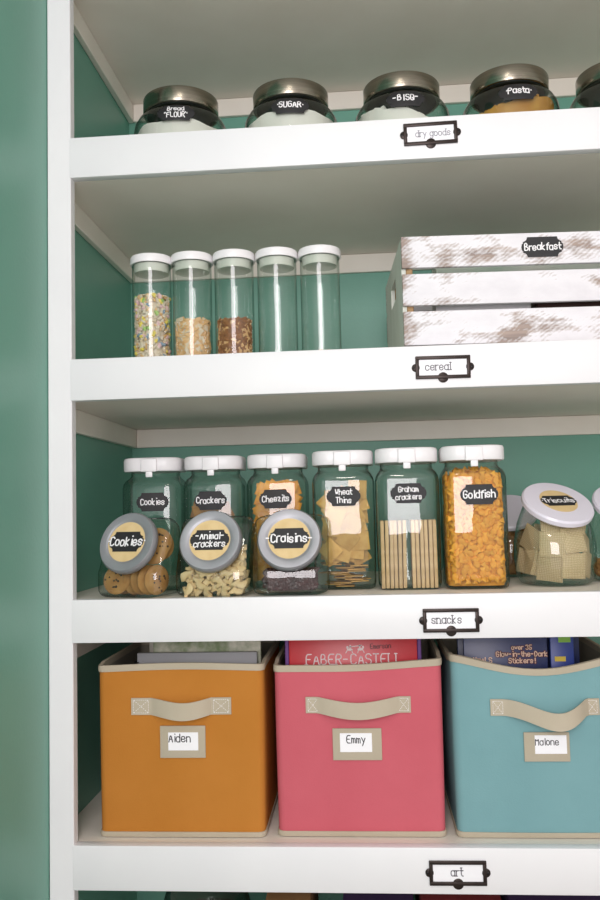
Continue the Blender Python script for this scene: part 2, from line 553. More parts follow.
# ------------------------------------------------------------------ built-in shelving
unit = thing('shelving_unit', 'white painted built-in shelving fixed between the green walls', 'shelves', (0, 0, 0))
b = B()
b.box(((XW + 0.0005 - 0.0) / 2, 0.0105, 1.3), (-XW - 0.001, 0.0198, 2.595), 0.0012, 1)
b.build('stile', M['white'], unit)
for z in (Z0, Z1, Z2, Z3, Z4, Z5, Z6):
    b = B()
    b.box(((XW + XR) / 2, (0.0186 + D) / 2, z - 0.0352), (XR - XW - 0.001, D - 0.0196, 0.0695))
    sh = b.build('shelf', M['inner'], unit, smooth=False)
    b = B()
    b.box(((XR - 0.003) / 2, 0.0089, z - 0.035), (XR + 0.001, 0.0192, 0.0702), 0.0012, 2)
    b.build('face_board', M['white'], sh)
    if z > Z6:
        b = B()
        b.box((XW + 0.0062, (0.0215 + D - 0.001) / 2, z - 0.0702 - 0.0212), (0.0116, D - 0.0235, 0.0418), 0.001, 1)
        b.build('side_cleat', M['cleat'], sh)
        b = B()
        b.box(((XW + 0.0125 + XR) / 2, D - 0.0050, z - 0.0702 - 0.0212), (XR - XW - 0.013, 0.0094, 0.0418), 0.001, 1)
        b.build('back_cleat', M['cleat'], sh)

# ------------------------------------------------------------------ label holders on the face boards
def label_holder(x, z, text, label, ink, dx, tilt):
    t = thing('label_holder', label, 'label holder', (x, -0.00085, z), 0, 'dark metal label holders on the shelf fronts')
    W, H, bd = 0.0885, 0.0375, 0.0058
    b = B()
    for (cx, cz, sx, sz) in ((0, H / 2 - bd / 2, W, bd), (0, -H / 2 + bd / 2, W, bd), (-W / 2 + bd / 2, 0, bd, H - 2 * bd + 0.002), (W / 2 - bd / 2, 0, bd, H - 2 * bd + 0.002)):
        b.box((cx, -0.0021, cz), (sx, 0.0040, sz), 0.0012, 2)
    for sx in (-1, 1):
        b.lathe([(0.0066, 0.0002), (0.0066, 0.0014), (0.0058, 0.0020)], 24, Matrix.Translation((sx * (W / 2 - 0.0006), 0, 0)) @ Matrix.Rotation(PI / 2, 4, 'X'))
    b.lathe([(0.0086, 0.0002), (0.0086, 0.0014), (0.0074, 0.0020)], 28, Matrix.Translation((0, 0, -H / 2 + 0.0022)) @ Matrix.Rotation(PI / 2, 4, 'X'))
    b.build('frame', M['bronze'], t)
    for sx in (-1, 1):
        s_ = B()
        s_.lathe([(0.0018, 0.0018), (0.0018, 0.0026), (0.0010, 0.0030)], 14, Matrix.Translation((sx * (W / 2 + 0.0026), 0, 0)) @ Matrix.Rotation(PI / 2, 4, 'X'))
        s_.build('screw', M['wire'], t)
    c = B()
    c.box((0, -0.0011, 0), (W - 2 * bd + 0.003, 0.0008, H - 2 * bd + 0.003))
    card = c.build('card', M['card'], t, smooth=False)
    l = B()
    letters(l, text, 0.0105 if len(text) > 8 else 0.0122, flat((dx, -0.00165, -0.0045), (1, 0, 0), (0, 0, 1)), width=0.0016, serif=True)
    l.build('lettering', ink, card, smooth=False)
    t.rotation_euler = (0, tilt, 0)
label_holder(0.6115, 2.0197, 'dry goods', 'dark metal label holder with pale card reading dry goods', M['pale_ink'], 0.004, -0.012)
label_holder(0.6178, 1.6284, 'cereal', 'dark metal label holder with white card reading cereal', M['grey_ink'], -0.008, 0.008)
label_holder(0.6158, 1.2222, 'snacks', 'dark metal label holder with white card reading snacks', M['grey_ink'], -0.007, 0)
label_holder(0.6123, 0.8336, 'art', 'dark metal label holder with white card reading art', M['grey_ink'], -0.002, -0.004)

# ------------------------------------------------------------------ top shelf: round canisters with steel lids
CP = [(0.076, 0.0), (0.084, 0.004), (0.0900, 0.016), (0.0912, 0.045), (0.0912, 0.078), (0.0890, 0.094), (0.0820, 0.107), (0.0725, 0.1145), (0.0660, 0.1165), (0.0640, 0.119), (0.0640, 0.130)]
def rad_at(z):
    for (r0, z0), (r1, z1) in zip(CP, CP[1:]):
        if z0 <= z <= z1:
            return r0 + (r1 - r0) * (z - z0) / (z1 - z0)
    return CP[-1][0]
ARC = [0.0]
for (r0, z0), (r1, z1) in zip(CP, CP[1:]):
    ARC.append(ARC[-1] + math.hypot(r1 - r0, z1 - z0))
def arc_pt(s):
    s = max(0, min(s, ARC[-1] - 1e-6))
    for i in range(len(ARC) - 1):
        if ARC[i] <= s <= ARC[i + 1]:
            t = (s - ARC[i]) / (ARC[i + 1] - ARC[i])
            return CP[i][0] + (CP[i + 1][0] - CP[i][0]) * t, CP[i][1] + (CP[i + 1][1] - CP[i][1]) * t
def canister(x, y, lines, label, face):
    t = thing('glass_canister', label, 'canister', (x, y, Z1 + 0.0003), face, 'steel-lidded canisters on the top shelf')
    b = B()
    b.lathe(CP, 72)
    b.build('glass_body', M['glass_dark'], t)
    b = B()
    b.lathe([(0.0665, 0.1225), (0.0720, 0.1225), (0.0726, 0.124), (0.0726, 0.1490), (0.0718, 0.1508), (0.060, 0.1512)], 72)
    lid = b.build('lid', M['steel'], t, ang=30)
    b = B()
    b.lathe([(0.060, 0.1215), (0.0664, 0.1215), (0.0664, 0.1235), (0.060, 0.1235)], 48)
    b.build('rubber_seal', M['seal'], lid)
    if lines:
        s0 = ARC[5] - 0.0035
        def mp(u, v, e=0):
            r, z = arc_pt(s0 + v)
            r += 0.0008 + e
            a = -PI / 2 + u / 0.088
            return Vector((r * math.cos(a), r * math.sin(a), z + e + 0.0004))
        chalk_label(t, lines, 0.066, 0.034, mp, 0.0122 if len(lines) == 1 else 0.0100, gap=1.3)
    return t
def heap(name, m, x, y, r, z, label, cat, tilt=(0, 0), lumps=0, seed=1):
    """a loose filling of a round canister, its top uneven"""
    rnd = random.Random(seed)
    ph = [rnd.uniform(0, 6) for _ in range(6)]
    b = B()
    top = lambda px, py: z + tilt[0] * px + tilt[1] * py + 0.004 * math.sin(px * 70 + ph[0]) * math.sin(py * 60 + ph[1])
    n = 40
    rings = [[Vector((rr * math.cos(2 * PI * j / n), rr * math.sin(2 * PI * j / n), zz)) for j in range(n)] for rr, zz in ((r * 0.84, 0.002), (r * 0.95, 0.008), (r, 0.020))]
    for f in (1.0, 0.97, 0.8, 0.6, 0.4, 0.2, 0.02):
        rings.append([Vector((f * r * math.cos(2 * PI * j / n), f * r * math.sin(2 * PI * j / n), 0)) for j in range(n)])
    for rg in rings[3:]:
        for p in rg:
            p.z = top(p.x, p.y)
    b.loft(rings)
    for _ in range(lumps):
        a, q = rnd.uniform(0, 2 * PI), r * math.sqrt(rnd.uniform(0.05, 0.88))
        px, py = q * math.cos(a), q * math.sin(a)
        s = rnd.uniform(0.006, 0.011)
        tt = bmesh.new()
        bmesh.ops.create_icosphere(tt, subdivisions=1, radius=s)
        b.add(tt, Matrix.Translation((px * 0.93, py * 0.93, top(px, py) + s * 0.2)) @ Euler((rnd.uniform(0, 3), rnd.uniform(0, 3), 0)).to_matrix().to_4x4() @ Matrix.Diagonal((1.5, 0.8, 0.8, 1)))
    o = b.build(name, m, None, (x, y, Z1 + 0.0008))
    return tag(o, label, cat, None, 'stuff')
CX = [(0.1535, '"FLOUR"', 0.10), (0.3645, None, 0.06), (0.5790, None, 0.03), (0.7805, None, 0.0), (0.976, None, -0.05)]
canister(0.1500, 0.2, ['Bread', '"FLOUR"'], 'steel-lidded glass canister with chalk tag reading Bread FLOUR', 0.10)
canister(0.3650, 0.2, ['.SUGAR.'], 'steel-lidded glass canister with chalk tag reading SUGAR', 0.06)
canister(0.5775, 0.2, ['-BISQ-'], 'steel-lidded glass canister with chalk tag reading BISQ', 0.03)
canister(0.7805, 0.2, ['.Pasta.'], 'steel-lidded glass canister with chalk tag reading Pasta', 0.0)
canister(0.9790, 0.2, None, 'steel-lidded glass canister cut by the right edge of the photo', 0.0)
heap('bread_flour', M['flour'], 0.15, 0.2, 0.085, 0.074, 'white flour in the canister tagged Bread FLOUR', 'flour', (0, -0.06), seed=2)
heap('sugar', M['flour'], 0.365, 0.2, 0.085, 0.078, 'white sugar in the canister tagged SUGAR', 'sugar', (0.02, -0.05), seed=3)
heap('baking_mix', M['flour'], 0.5775, 0.2, 0.085, 0.070, 'lumpy white baking mix in the canister tagged BISQ', 'baking mix', (-0.22, -0.02), 60, seed=4)
heap('pasta', M['pasta'], 0.7805, 0.2, 0.080, 0.078, 'golden dry pasta in the canister tagged Pasta', 'pasta', (0.18, -0.02), 90, seed=5)

# ------------------------------------------------------------------ second shelf: tall cereal cylinders
def cereal_container(x, y, label):
    t = thing('cereal_container', label, 'container', (x, y, Z2 + 0.0003), 0, 'tall clear cereal cylinders with white lids')
    b = B()
    b.lathe([(0.0325, 0.0), (0.0345, 0.003), (0.0350, 0.010), (0.0350, 0.183)], 64)
    b.build('clear_body', M['plastic_clear'], t)
    b = B()
    b.lathe([(0.0352, 0.1828), (0.0378, 0.1828), (0.0382, 0.185), (0.0380, 0.1945), (0.0366, 0.1972), (0.034, 0.1978)], 64, cap0=False)
    b.lathe([(0.0352, 0.1828), (0.0355, 0.1838), (0.001, 0.1838)], 64, cap0=False, cap1=False)
    lid = b.build('lid', M['lid_white'], t, ang=30)
    b = B()
    b.lathe([(0.0290, 0.169), (0.0305, 0.168), (0.0314, 0.170), (0.0309, 0.172), (0.0318, 0.174), (0.0311, 0.177), (0.0318, 0.1825)], 48, cap0=True, cap1=False)
    b.build('gasket', M['plug'], lid)
    return t
CYL = [0.1134, 0.1873, 0.2634, 0.3406, 0.4173]
for x, l in zip(CYL, ['clear cereal cylinder nearly full of oat cereal with coloured marshmallows', 'clear cereal cylinder part full of pale wheat flakes',
                      'clear cereal cylinder part full of brown cinnamon squares', 'empty clear cereal cylinder beside the one with brown squares',
                      'clear cereal cylinder with only crumbs left, nearest the wooden crate']):
    cereal_container(x, 0.10, l)
def cereal(x, top, mats, weights, sizes, shape, name, label, seed, tiltx=0.0):
    rnd = random.Random(seed)
    b = B()
    R = 0.0318
    b.lathe([(R * 0.94, 0.0025), (R - 0.0065, 0.006), (R - 0.0065, top - 0.012), (R - 0.012, top - 0.004), (0.002, top - 0.002)], 28)
    n = int(top * 6200)
    for i in range(n):
        a = rnd.uniform(0, 2 * PI)
        z = rnd.uniform(0.0085, top + tiltx * math.cos(a) - 0.004)
        s = rnd.choice(sizes)
        b.mi = rnd.choices(range(len(mats)), weights)[0]
        if b.mi in (1, 2, 3, 4) and len(mats) > 3:
            s *= 1.5
        rr = R - 0.0022 - s * 0.15 - (0.0012 if shape == 'flake' else 0)
        rot = Euler((rnd.uniform(0, 6), rnd.uniform(0, 6), rnd.uniform(0, 6))).to_matrix().to_4x4()
        tt = bmesh.new()
        if shape == 'lump':
            bmesh.ops.create_icosphere(tt, subdivisions=1, radius=s * 0.55)
            sc_ = Matrix.Diagonal((1.3, 0.75, 0.7, 1))
        else:
            bmesh.ops.create_cube(tt, size=s * 1.3)
            sc_ = Matrix.Diagonal((1.1, 0.9, 0.18, 1))
            rot = Euler((PI / 2 + rnd.uniform(-.5, .5), rnd.uniform(-.6, .6), a - PI / 2 + rnd.uniform(-.3, .3))).to_matrix().to_4x4() @ Matrix.Rotation(rnd.uniform(0, 6), 4, 'Z')
        b.add(tt, Matrix.Translation((rr * math.cos(a), rr * math.sin(a), z)) @ rot @ sc_)
    for i in range(int(n * 0.22)):
        a, q = rnd.uniform(0, 2 * PI), R * math.sqrt(rnd.random()) * 0.85
        s = rnd.choice(sizes)
        b.mi = rnd.choices(range(len(mats)), weights)[0]
        tt = bmesh.new()
        bmesh.ops.create_icosphere(tt, subdivisions=1, radius=s * 0.6)
        b.add(tt, Matrix.Translation((q * math.cos(a), q * math.sin(a), top - 0.003 + tiltx * math.cos(a))) @ Matrix.Diagonal((1.3, 0.8, 0.5, 1)))
    b.mi = 0
    o = b.build(name, mats, None, (x, 0.10, Z2 + 0.0006), smooth=False)
    return tag(o, label, 'cereal', None, 'stuff')
cereal(CYL[0], 0.128, [M['cereal_a'], M['cereal_p'], M['cereal_g'], M['cereal_y'], M['cereal_b'], M['flake']], [10, 1.0, .6, .6, .4, 2.5], [0.006, 0.007], 'lump',
       'marshmallow_cereal', 'oat cereal with pink, green and yellow marshmallows', 11)
cereal(CYL[1], 0.079, [M['flake'], M['cereal_a']], [5, 2], [0.009, 0.011, 0.008], 'flake', 'flake_cereal', 'pale wheat flakes filling less than half the cylinder', 12)
cereal(CYL[2], 0.078, [M['flakedark'], M['flake']], [6, 2], [0.009, 0.008], 'flake', 'cinnamon_cereal', 'brown cinnamon cereal squares filling less than half the cylinder', 13)
cereal(CYL[4], 0.014, [M['flake'], M['flakedark']], [3, 2], [0.005, 0.006], 'flake', 'cereal_crumbs', 'a few cereal crumbs at the bottom of the cylinder beside the crate', 14)

# ------------------------------------------------------------------ whitewashed crate
CW, CD, CH = 0.46, 0.32, 0.187
crate = thing('wooden_crate', 'whitewashed slatted wooden crate with a black Breakfast tag', 'crate', (0.5580, 0.0125, Z2 + 0.0004), 0.055)
for i, x in enumerate((0.0036, CW - 0.0036)):
    b = B()
    hz0, hz1, hy0, hy1 = 0.112, 0.150, 0.115, 0.205
    z0, z1_, y0, y1 = 0.002, CH - 0.001, 0.0095, CD - 0.0095
    for (ya, yb, za, zb) in ((y0, y1, z0, hz0), (y0, y1, hz1, z1_), (y0, hy0, hz0, hz1), (hy1, y1, hz0, hz1)):
        b.box((x, (ya + yb) / 2, (za + zb) / 2), (0.0070, yb - ya, zb - za))
    b.build('end_panel', M['panelwash'], crate, smooth=False)
for y in (0.0165, CD - 0.0165):
    for x in (0.0130, CW - 0.0130):
        b = B()
        b.box((x, y, CH / 2), (0.0112, 0.0140, CH - 0.006), 0.0015, 1)
        b.build('corner_block', M['endwood'], crate)
for y in (0.0047, CD - 0.0047):
    for k, (za, zb) in enumerate(((0.004, 0.0605), (0.0705, 0.1235), (0.1340, 0.187))):
        b = B()
        b.box((CW / 2, y, (za + zb) / 2), (CW, 0.0094, zb - za), 0.0012, 2)
        b.build('slat', M['wash'], crate)
b = B()
b.box((CW / 2, CD / 2, 0.0055), (CW - 0.026, CD - 0.070, 0.009))
b.build('base_board', M['endwood'], crate, smooth=False)
chalk_label(crate, ['Breakfast'], 0.066, 0.034, flat((0.2330, -0.0009, 0.1625), (1, 0, 0), (0, 0, 1)), 0.0112)
cm = mtx((0.5580, 0.0125, Z2 + 0.0004), 0.055)
def carton(name, lo, hi, m, label, cat='carton'):
    b = B()
    b.box([0, 0, (hi[2] - lo[2]) / 2], [hi[i] - lo[i] for i in range(3)], 0.0015, 1)
    o = b.build(name, m)
    place(o, cm @ Matrix.Translation(((lo[0] + hi[0]) / 2, (lo[1] + hi[1]) / 2, lo[2])))
    return tag(o, label, cat)
carton('cereal_carton', (0.075, 0.125, 0.0104), (0.432, 0.180, 0.182), M['cerealbox'], 'wide pale green carton filling the back of the crate')
carton('oat_carton', (0.060, 0.045, 0.0104), (0.222, 0.085, 0.112), M['card'], 'low white carton behind the crate slats')
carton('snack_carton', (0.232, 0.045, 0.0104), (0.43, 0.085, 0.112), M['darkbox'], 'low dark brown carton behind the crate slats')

# ------------------------------------------------------------------ third shelf: square jars
HW = 0.0525
SAG = 0.0030
def bulged(hw, r, sag):
    out = []
    base = rsq(hw, hw, r, 7)
    pts = []
    for j, (a, c) in enumerate(zip(base, base[1:] + base[:1])):
        k = 8 if j % 8 == 7 else 1
        pts += [(a[0] + (c[0] - a[0]) * i / k, a[1] + (c[1] - a[1]) * i / k) for i in range(k)]
    for x, y in pts:
        out.append((x + math.copysign(1, x) * sag * max(0, 1 - (y / hw) ** 2) * min(1, abs(x) / hw) ** 6, y + math.copysign(1, y) * sag * max(0, 1 - (x / hw) ** 2) * min(1, abs(y) / hw) ** 6))
    return out
def square_jar(x, y, rz, lines, label, lw=0.056, lx=0.0, lz=0.160, lh=0.0105):
    t = thing('square_jar', label, 'jar', (x, y, Z3 + 0.0003), rz, 'square glass jars with white snap lids')
    b = B()
    rings = []
    for hw, r, z in ((0.0475, 0.015, 0.0), (0.0515, 0.018, 0.003), (HW, 0.018, 0.010), (HW, 0.018, 0.100), (HW, 0.018, 0.186), (0.0518, 0.020, 0.193), (0.0495, 0.026, 0.200), (0.0467, 0.040, 0.205), (0.0455, 0.0452, 0.209), (0.0455, 0.0452, 0.225)):
        rings.append([Vector((px, py, z)) for px, py in bulged(hw, min(r, hw - 0.0002), SAG * min(1, z / 0.02) * max(0, min(1, (0.206 - z) / 0.02)))])
    b.loft(rings)
    b.build('glass_body', M['glass_sq'], t, ang=50)
    b = B()
    rings = []
    for hw, r, z in ((0.0460, 0.030, 0.2165), (0.0528, 0.030, 0.2165), (0.0540, 0.031, 0.2185), (0.0540, 0.031, 0.2370), (0.0523, 0.030, 0.2405), (0.049, 0.028, 0.2415)):
        rings.append([Vector((px, py, z)) for px, py in rsq(hw, hw, r, 8)])
    b.loft(rings)
    lid = b.build('lid', M['lid_white'], t, ang=35)
    b = B()
    b.box((0, -0.0562, 0.2270), (0.0300, 0.0046, 0.0240), 0.0020, 3)
    b.box((0, -0.0550, 0.2120), (0.0125, 0.0034, 0.0140), 0.0016, 2)
    b.build('clasp', M['lid_white'], lid)
    chalk_label(t, lines, lw, 0.0335, lambda u, v, e=0: Vector((lx + u, -HW - SAG * (1 - ((lx + u) / HW) ** 2) - 0.0009 - e, lz + v)), lh)
    return mtx((x, y, Z3 + 0.0003), rz)
J1 = square_jar(0.0940, 0.190, 0.02, ['Cookies'], 'square jar with tag reading Cookies, empty behind the tilted-lid cookie jar', 0.056, 0.006)
J2 = square_jar(0.2085, 0.190, 0.0, ['Crackers'], 'square jar of brown crackers with tag reading Crackers', 0.056, -0.001)
J3 = square_jar(0.3255, 0.190, 0.0, ['Cheezits'], 'square jar of orange cheese squares, tagged, behind dried cranberries', 0.056, 0.0)
J4 = square_jar(0.4475, 0.148, 0.0, ['Wheat', 'Thins'], 'square jar of golden wheat squares with tag reading Wheat Thins', 0.056, 0.001, 0.161, 0.0094)
J5 = square_jar(0.5590, 0.125, -0.015, ['Graham', 'crackers'], 'square jar of upright graham slabs with tag reading Graham crackers', 0.058, 0.001, 0.163, 0.0090)
J6 = square_jar(0.6715, 0.116, -0.02, ['Goldfish'], 'square jar packed full of orange fish-shaped crackers', 0.060, 0.006, 0.158, 0.0125)

# ---- cracker shapes (one mesh of each kind, copied)
def square_cracker(name, s, th, m, scallop=0.0):
    b = B()
    pts = []
    N = 10
    for q in range(4):
        a0 = [(-.5, -.5), (.5, -.5), (.5, .5), (-.5, .5)][q]
        a1 = [(.5, -.5), (.5, .5), (-.5, .5), (-.5, -.5)][q]
        for k in range(N):
            t = k / N
            px, pz = a0[0] + (a1[0] - a0[0]) * t, a0[1] + (a1[1] - a0[1]) * t
            e = 1 - scallop * (k % 2)
            pts.append((px * s * e, pz * s * e))
    rings = [[Vector((px * f, y, pz * f)) for px, pz in pts] for f, y in ((0.9, -th * .5), (1, -th * .2), (1, th * .2), (0.9, th * .5))]
    b.loft(rings)
    for u in (-.22, 0, .22):
        for v in (-.22, 0, .22):
            b.lathe([(s * .022, -.0002), (s * .012, .0002)], 6, Matrix.Translation((u * s, -th * .5, v * s)) @ Matrix.Rotation(PI / 2, 4, 'X'))
    return b.mesh(name, m, ang=50)
def outline_piece(name, out, th, m):
    """a puffed biscuit with the given outline in XZ"""
    b = B()
    cx = sum(p[0] for p in out) / len(out)
    cz = sum(p[1] for p in out) / len(out)
    rings = []
    for f, y in ((0.05, -th * .5), (0.62, -th * .46), (0.9, -th * .28), (1, 0), (0.9, th * .28), (0.62, th * .46), (0.05, th * .5)):
        rings.append([Vector((cx + (px - cx) * f, y, cz + (pz - cz) * f)) for px, pz in out])
    b.loft(rings)
    return b.mesh(name, m, ang=80)
fish_out = []
for k in range(15):
    a = -2.55 + 5.1 * k / 14
    fish_out.append((0.0070 * math.cos(a) - 0.002 * 0, 0.0052 * math.sin(a) * (1 - 0.12 * math.cos(a))))
fish_out += [(-0.0085, 0.0022), (-0.0125, 0.0048), (-0.0118, 0.0), (-0.0125, -0.0048), (-0.0085, -0.0022)]
fish_out = [(x + 0.002, z) for x, z in fish_out]
FISH = outline_piece('fish_cracker', [(x * 1.0, z * 1.12) for x, z in fish_out], 0.0054, M['fish'])
bear = [(0.011, 0.004), (0.013, 0.0075), (0.009, 0.0095), (0.004, 0.0075), (-0.004, 0.0085), (-0.0105, 0.0065), (-0.0125, 0.001), (-0.0125, -0.008), (-0.0085, -0.0085), (-0.007, -0.003), (0.001, -0.003), (0.002, -0.0085), (0.0062, -0.0085), (0.007, -0.001)]
ANIMAL = outline_piece('animal_cracker', bear[::-1], 0.006, M['animal'])
CHEEZ = square_cracker('cheese_cracker', 0.026, 0.0028, M['cheez'], 0.05)
WHEAT = square_cracker('wheat_cracker', 0.032, 0.0022, M['wheat'])
BROWN = square_cracker('brown_cracker', 0.034, 0.0028, M['brownc'], 0.03)
WOVEN = square_cracker('shredded_wheat_cracker', 0.043, 0.0055, M['woven'])

def pieces(J, me, name, spots, label, cat, group):
    for i, m in enumerate(spots):
        o = bpy.data.objects.new(name, me)
        COL.objects.link(o)
        o.matrix_world = J @ m
        tag(o, label, cat, group)

def face_layers(nx, nz, w, z0, z1, y0, layers, lay, tilt, spin, jit, rnd, top=None):
    """places on a grid just inside a jar's front, staggered in depth so neighbours do not cut each other"""
    out = []
    for L in range(layers):
        for i in range(nx):
            for k in range(nz):
                x = -w + 2 * w * (i + 0.5 + (0.5 if (k + L) % 2 else 0) * 0.6 - 0.15) / nx + rnd.uniform(-jit, jit)
                z = z0 + (z1 - z0) * (k + 0.5) / nz + rnd.uniform(-jit, jit)
                if abs(x) > w or (top and z > top(x)):
                    continue
                y = y0 + (L * 3 + (i + 2 * k) % 3) * lay
                out.append(Matrix.Translation((x, y, z)) @ Euler((rnd.uniform(-tilt, tilt), 0, rnd.uniform(-tilt, tilt))).to_matrix().to_4x4() @ Matrix.Rotation(rnd.uniform(-spin, spin), 4, 'Y'))
    return out
rnd = random.Random(21)
# fish-shaped crackers: the 300 nearest the front of the jar one by one, the heap behind as one
sp = face_layers(8, 21, 0.0400, 0.014, 0.192, -0.0480, 2, 0.0026, 0.35, 3.14, 0.0014, rnd)
random.Random(3).shuffle(sp)
sp = sorted(sp, key=lambda m: m.translation.y)[:296]
pieces(J6, FISH, 'fish_cracker', sp, 'small orange fish-shaped cracker in the full square jar', 'cracker', 'fish-shaped crackers')
b = B()
rings = [[Vector((px, py + 0.009, z)) for px, py in rsq(0.0470, 0.0400, 0.016, 5)] for z in (0.004, 0.06, 0.12, 0.18)]
rings += [[Vector((px * f, py * f + 0.009, z)) for px, py in rsq(0.0470, 0.0400, 0.016, 5)] for f, z in ((0.9, 0.190), (0.75, 0.196), (0.1, 0.199))]
b.loft(rings)
core = bmesh.new()
core.from_mesh(FISH)
r2 = random.Random(5)
for _ in range(520):
    side = r2.random()
    z = r2.uniform(0.014, 0.190)
    if side < 0.36:
        p = (0.0455, r2.uniform(-0.026, 0.028), z)
    elif side < 0.72:
        p = (-0.0455, r2.uniform(-0.026, 0.028), z)
    else:
        p = (r2.uniform(-0.030, 0.030), r2.uniform(-0.026, 0.028), 0.193 + r2.uniform(-0.003, 0.004))
    b.mi = 1
    b.add(core.copy(), Matrix.Translation(p) @ Euler((r2.uniform(-.2, .2), r2.uniform(-3, 3), PI / 2 + r2.uniform(-.2, .2) if side < 0.72 else r2.uniform(0, 3))).to_matrix().to_4x4())
b.mi = 0
core.free()
tag(place(b.build('fish_cracker_heap', [M['fishcore'], M['fish']]), J6), 'deep heap of orange fish-shaped crackers filling the jar', 'crackers', None, 'stuff')

# cheese squares
sp = face_layers(4, 9, 0.0335, 0.020, 0.188, -0.0460, 3, 0.0036, 0.24, 0.9, 0.003, rnd, lambda x: 0.182 + 0.10 * x)
pieces(J3, CHEEZ, 'cheese_cracker', sp, 'orange square cheese cracker in the jar behind the dried cranberries', 'cracker', 'orange cheese crackers')
# wheat squares: upright above, lying flat at the bottom
sp = face_layers(3, 6, 0.0295, 0.052, 0.188, -0.0450, 3, 0.0036, 0.24, 0.9, 0.005, rnd, lambda x: 0.166 + 0.3 * abs(x))
for k in range(14):
    sp.append(Matrix.Translation((rnd.uniform(-0.028, 0.028), rnd.uniform(-0.024, -0.018), 0.0045 + k * 0.0029)) @ Euler((PI / 2, 0, 0)).to_matrix().to_4x4() @ Matrix.Rotation(rnd.uniform(-.5, .5), 4, 'Y'))
    sp.append(Matrix.Translation((rnd.uniform(-0.028, 0.028), rnd.uniform(0.018, 0.024), 0.0045 + k * 0.0029)) @ Euler((PI / 2, 0, 0)).to_matrix().to_4x4() @ Matrix.Rotation(rnd.uniform(-.5, .5), 4, 'Y'))
pieces(J4, WHEAT, 'wheat_cracker', sp, 'thin golden square wheat cracker in the jar beside the graham slabs', 'cracker', 'thin wheat crackers')
# brown crackers
sp = face_layers(3, 5, 0.0290, 0.026, 0.188, -0.0450, 2, 0.0036, 0.12, 0.8, 0.003, rnd, lambda x: 0.164 + 0.4 * x)
pieces(J2, BROWN, 'brown_cracker', sp, 'brown square cracker in the jar behind the animal shapes', 'cracker', 'brown crackers')
# graham slabs on edge
b = B()
b.box((0, 0, 0.0575), (0.0062, 0.066, 0.115), 0.0012, 2)
GR = b.mesh('graham_cracker', M['graham'])
sp = []
for k in range(6):
    sp.append(Matrix.Translation((-0.0455 + k * 0.0073, -0.013 + 0.002 * (k % 2), 0.0022)) @ Euler((0, 0.006 * (k % 3), 0.01)).to_matrix().to_4x4())
for k in range(6):
    sp.append(Matrix.Translation((0.0072 + k * 0.0074, -0.013 + 0.002 * (k % 2), 0.0022)) @ Euler((0, -0.004 * (k % 2), -0.01)).to_matrix().to_4x4())
pieces(J5, GR, 'graham_cracker', sp, 'tan graham slab standing on edge in the square jar', 'cracker', 'graham crackers on edge')

# ------------------------------------------------------------------ third shelf: slant-front jars with silver lids
AX_E = math.radians(22)
def slant_jar(x, y, rz, lines, label, w=0.124, lh=0.0135):
    t = thing('slant_jar', label, 'jar', (x, y, Z3 + 0.0003), rz, 'slant-front jars with silver lids')
    d = 0.084
    prof = [(-d / 2 + 0.006, 0.0), (-d / 2, 0.006), (-d / 2, 0.036), (-d / 2 + 0.001, 0.041), (-d / 2 + 0.006, 0.048), (-d / 2 + 0.040, 0.118), (-d / 2 + 0.050, 0.129), (-d / 2 + 0.064, 0.132), (d / 2 - 0.014, 0.130), (d / 2 - 0.004, 0.122), (d / 2, 0.108), (d / 2, 0.008), (d / 2 - 0.006, 0.0)]
    # densify
    pr_ = []
    for a, c in zip(prof, prof[1:] + prof[:1]):
        for k in range(3):
            pr_.append((a[0] + (c[0] - a[0]) * k / 3, a[1] + (c[1] - a[1]) * k / 3))
    cy, cz = 0.006, 0.058
    b = B()
    rings = []
    R = 0.026
    for k in range(7):
        a = PI / 2 * k / 6
        rings.append((-w / 2 + R - R * math.cos(a) * 1.0, 1 - 0.26 * (1 - math.sin(a))))
    full = rings + [(-x_, f) for x_, f in reversed(rings)]
    b.loft([[Vector((xx, cy + (py - cy) * f, cz + (pz - cz) * (1 - (1 - f) * 0.6))) for py, pz in pr_] for xx, f in full])
    # lowest ring points stay on the shelf
    for v in b.bm.verts:
        if v.co.z < 0.012:
            v.co.z = max(0.0, v.co.z - 0.022 * 0.0)
    b.build('glass_body', M['glass_sq'], t, ang=60)
    ax = Vector((0, -math.cos(AX_E), math.sin(AX_E)))
    up = Vector((0, math.sin(AX_E), math.cos(AX_E)))
    base = Vector((0, -d / 2 + 0.0235, 0.0850))
    fr = Matrix((Vector((1, 0, 0)), up, ax)).transposed().to_4x4()
    fr.translation = base
    b = B()
    b.lathe([(0.0455, 0.0005), (0.0455, 0.012)], 48, fr, cap0=False, cap1=False)
    b.build('glass_neck', M['glass_sq'], t)
    b = B()
    b.lathe([(0.0465, 0.0070), (0.0510, 0.0070), (0.0530, 0.0090), (0.0530, 0.0190), (0.0505, 0.0228), (0.0400, 0.0232), (0.0375, 0.0222), (0.0355, 0.0212)], 64, fr)
    b.build('lid', M['silver'], t, ang=45)
    b = B()
    b.lathe([(0.0350, 0.0213), (0.0350, 0.0218)], 48, fr)
    b.build('kraft_sticker', M['kraft'], t)
    def mp(u, v, e=0):
        return fr @ Vector((u, v, 0.0222 + e))
    chalk_label(t, lines, 0.064, 0.035, mp, lh if len(lines) == 1 else 0.0110, gap=1.32)
    return mtx((x, y, Z3 + 0.0003), rz)
S1 = slant_jar(0.0970, 0.056, -0.30, ['.Cookies.'], 'slant-front jar with silver lid reading Cookies', lh=0.0150)
S2 = slant_jar(0.2310, 0.054, -0.10, ['-Animal-', 'crackers'], 'slant-front jar with silver lid reading Animal crackers')
S3 = slant_jar(0.3590, 0.054, 0.0, ['-Craisins-'], 'slant-front jar of dark cranberries with silver lid', lh=0.0140)
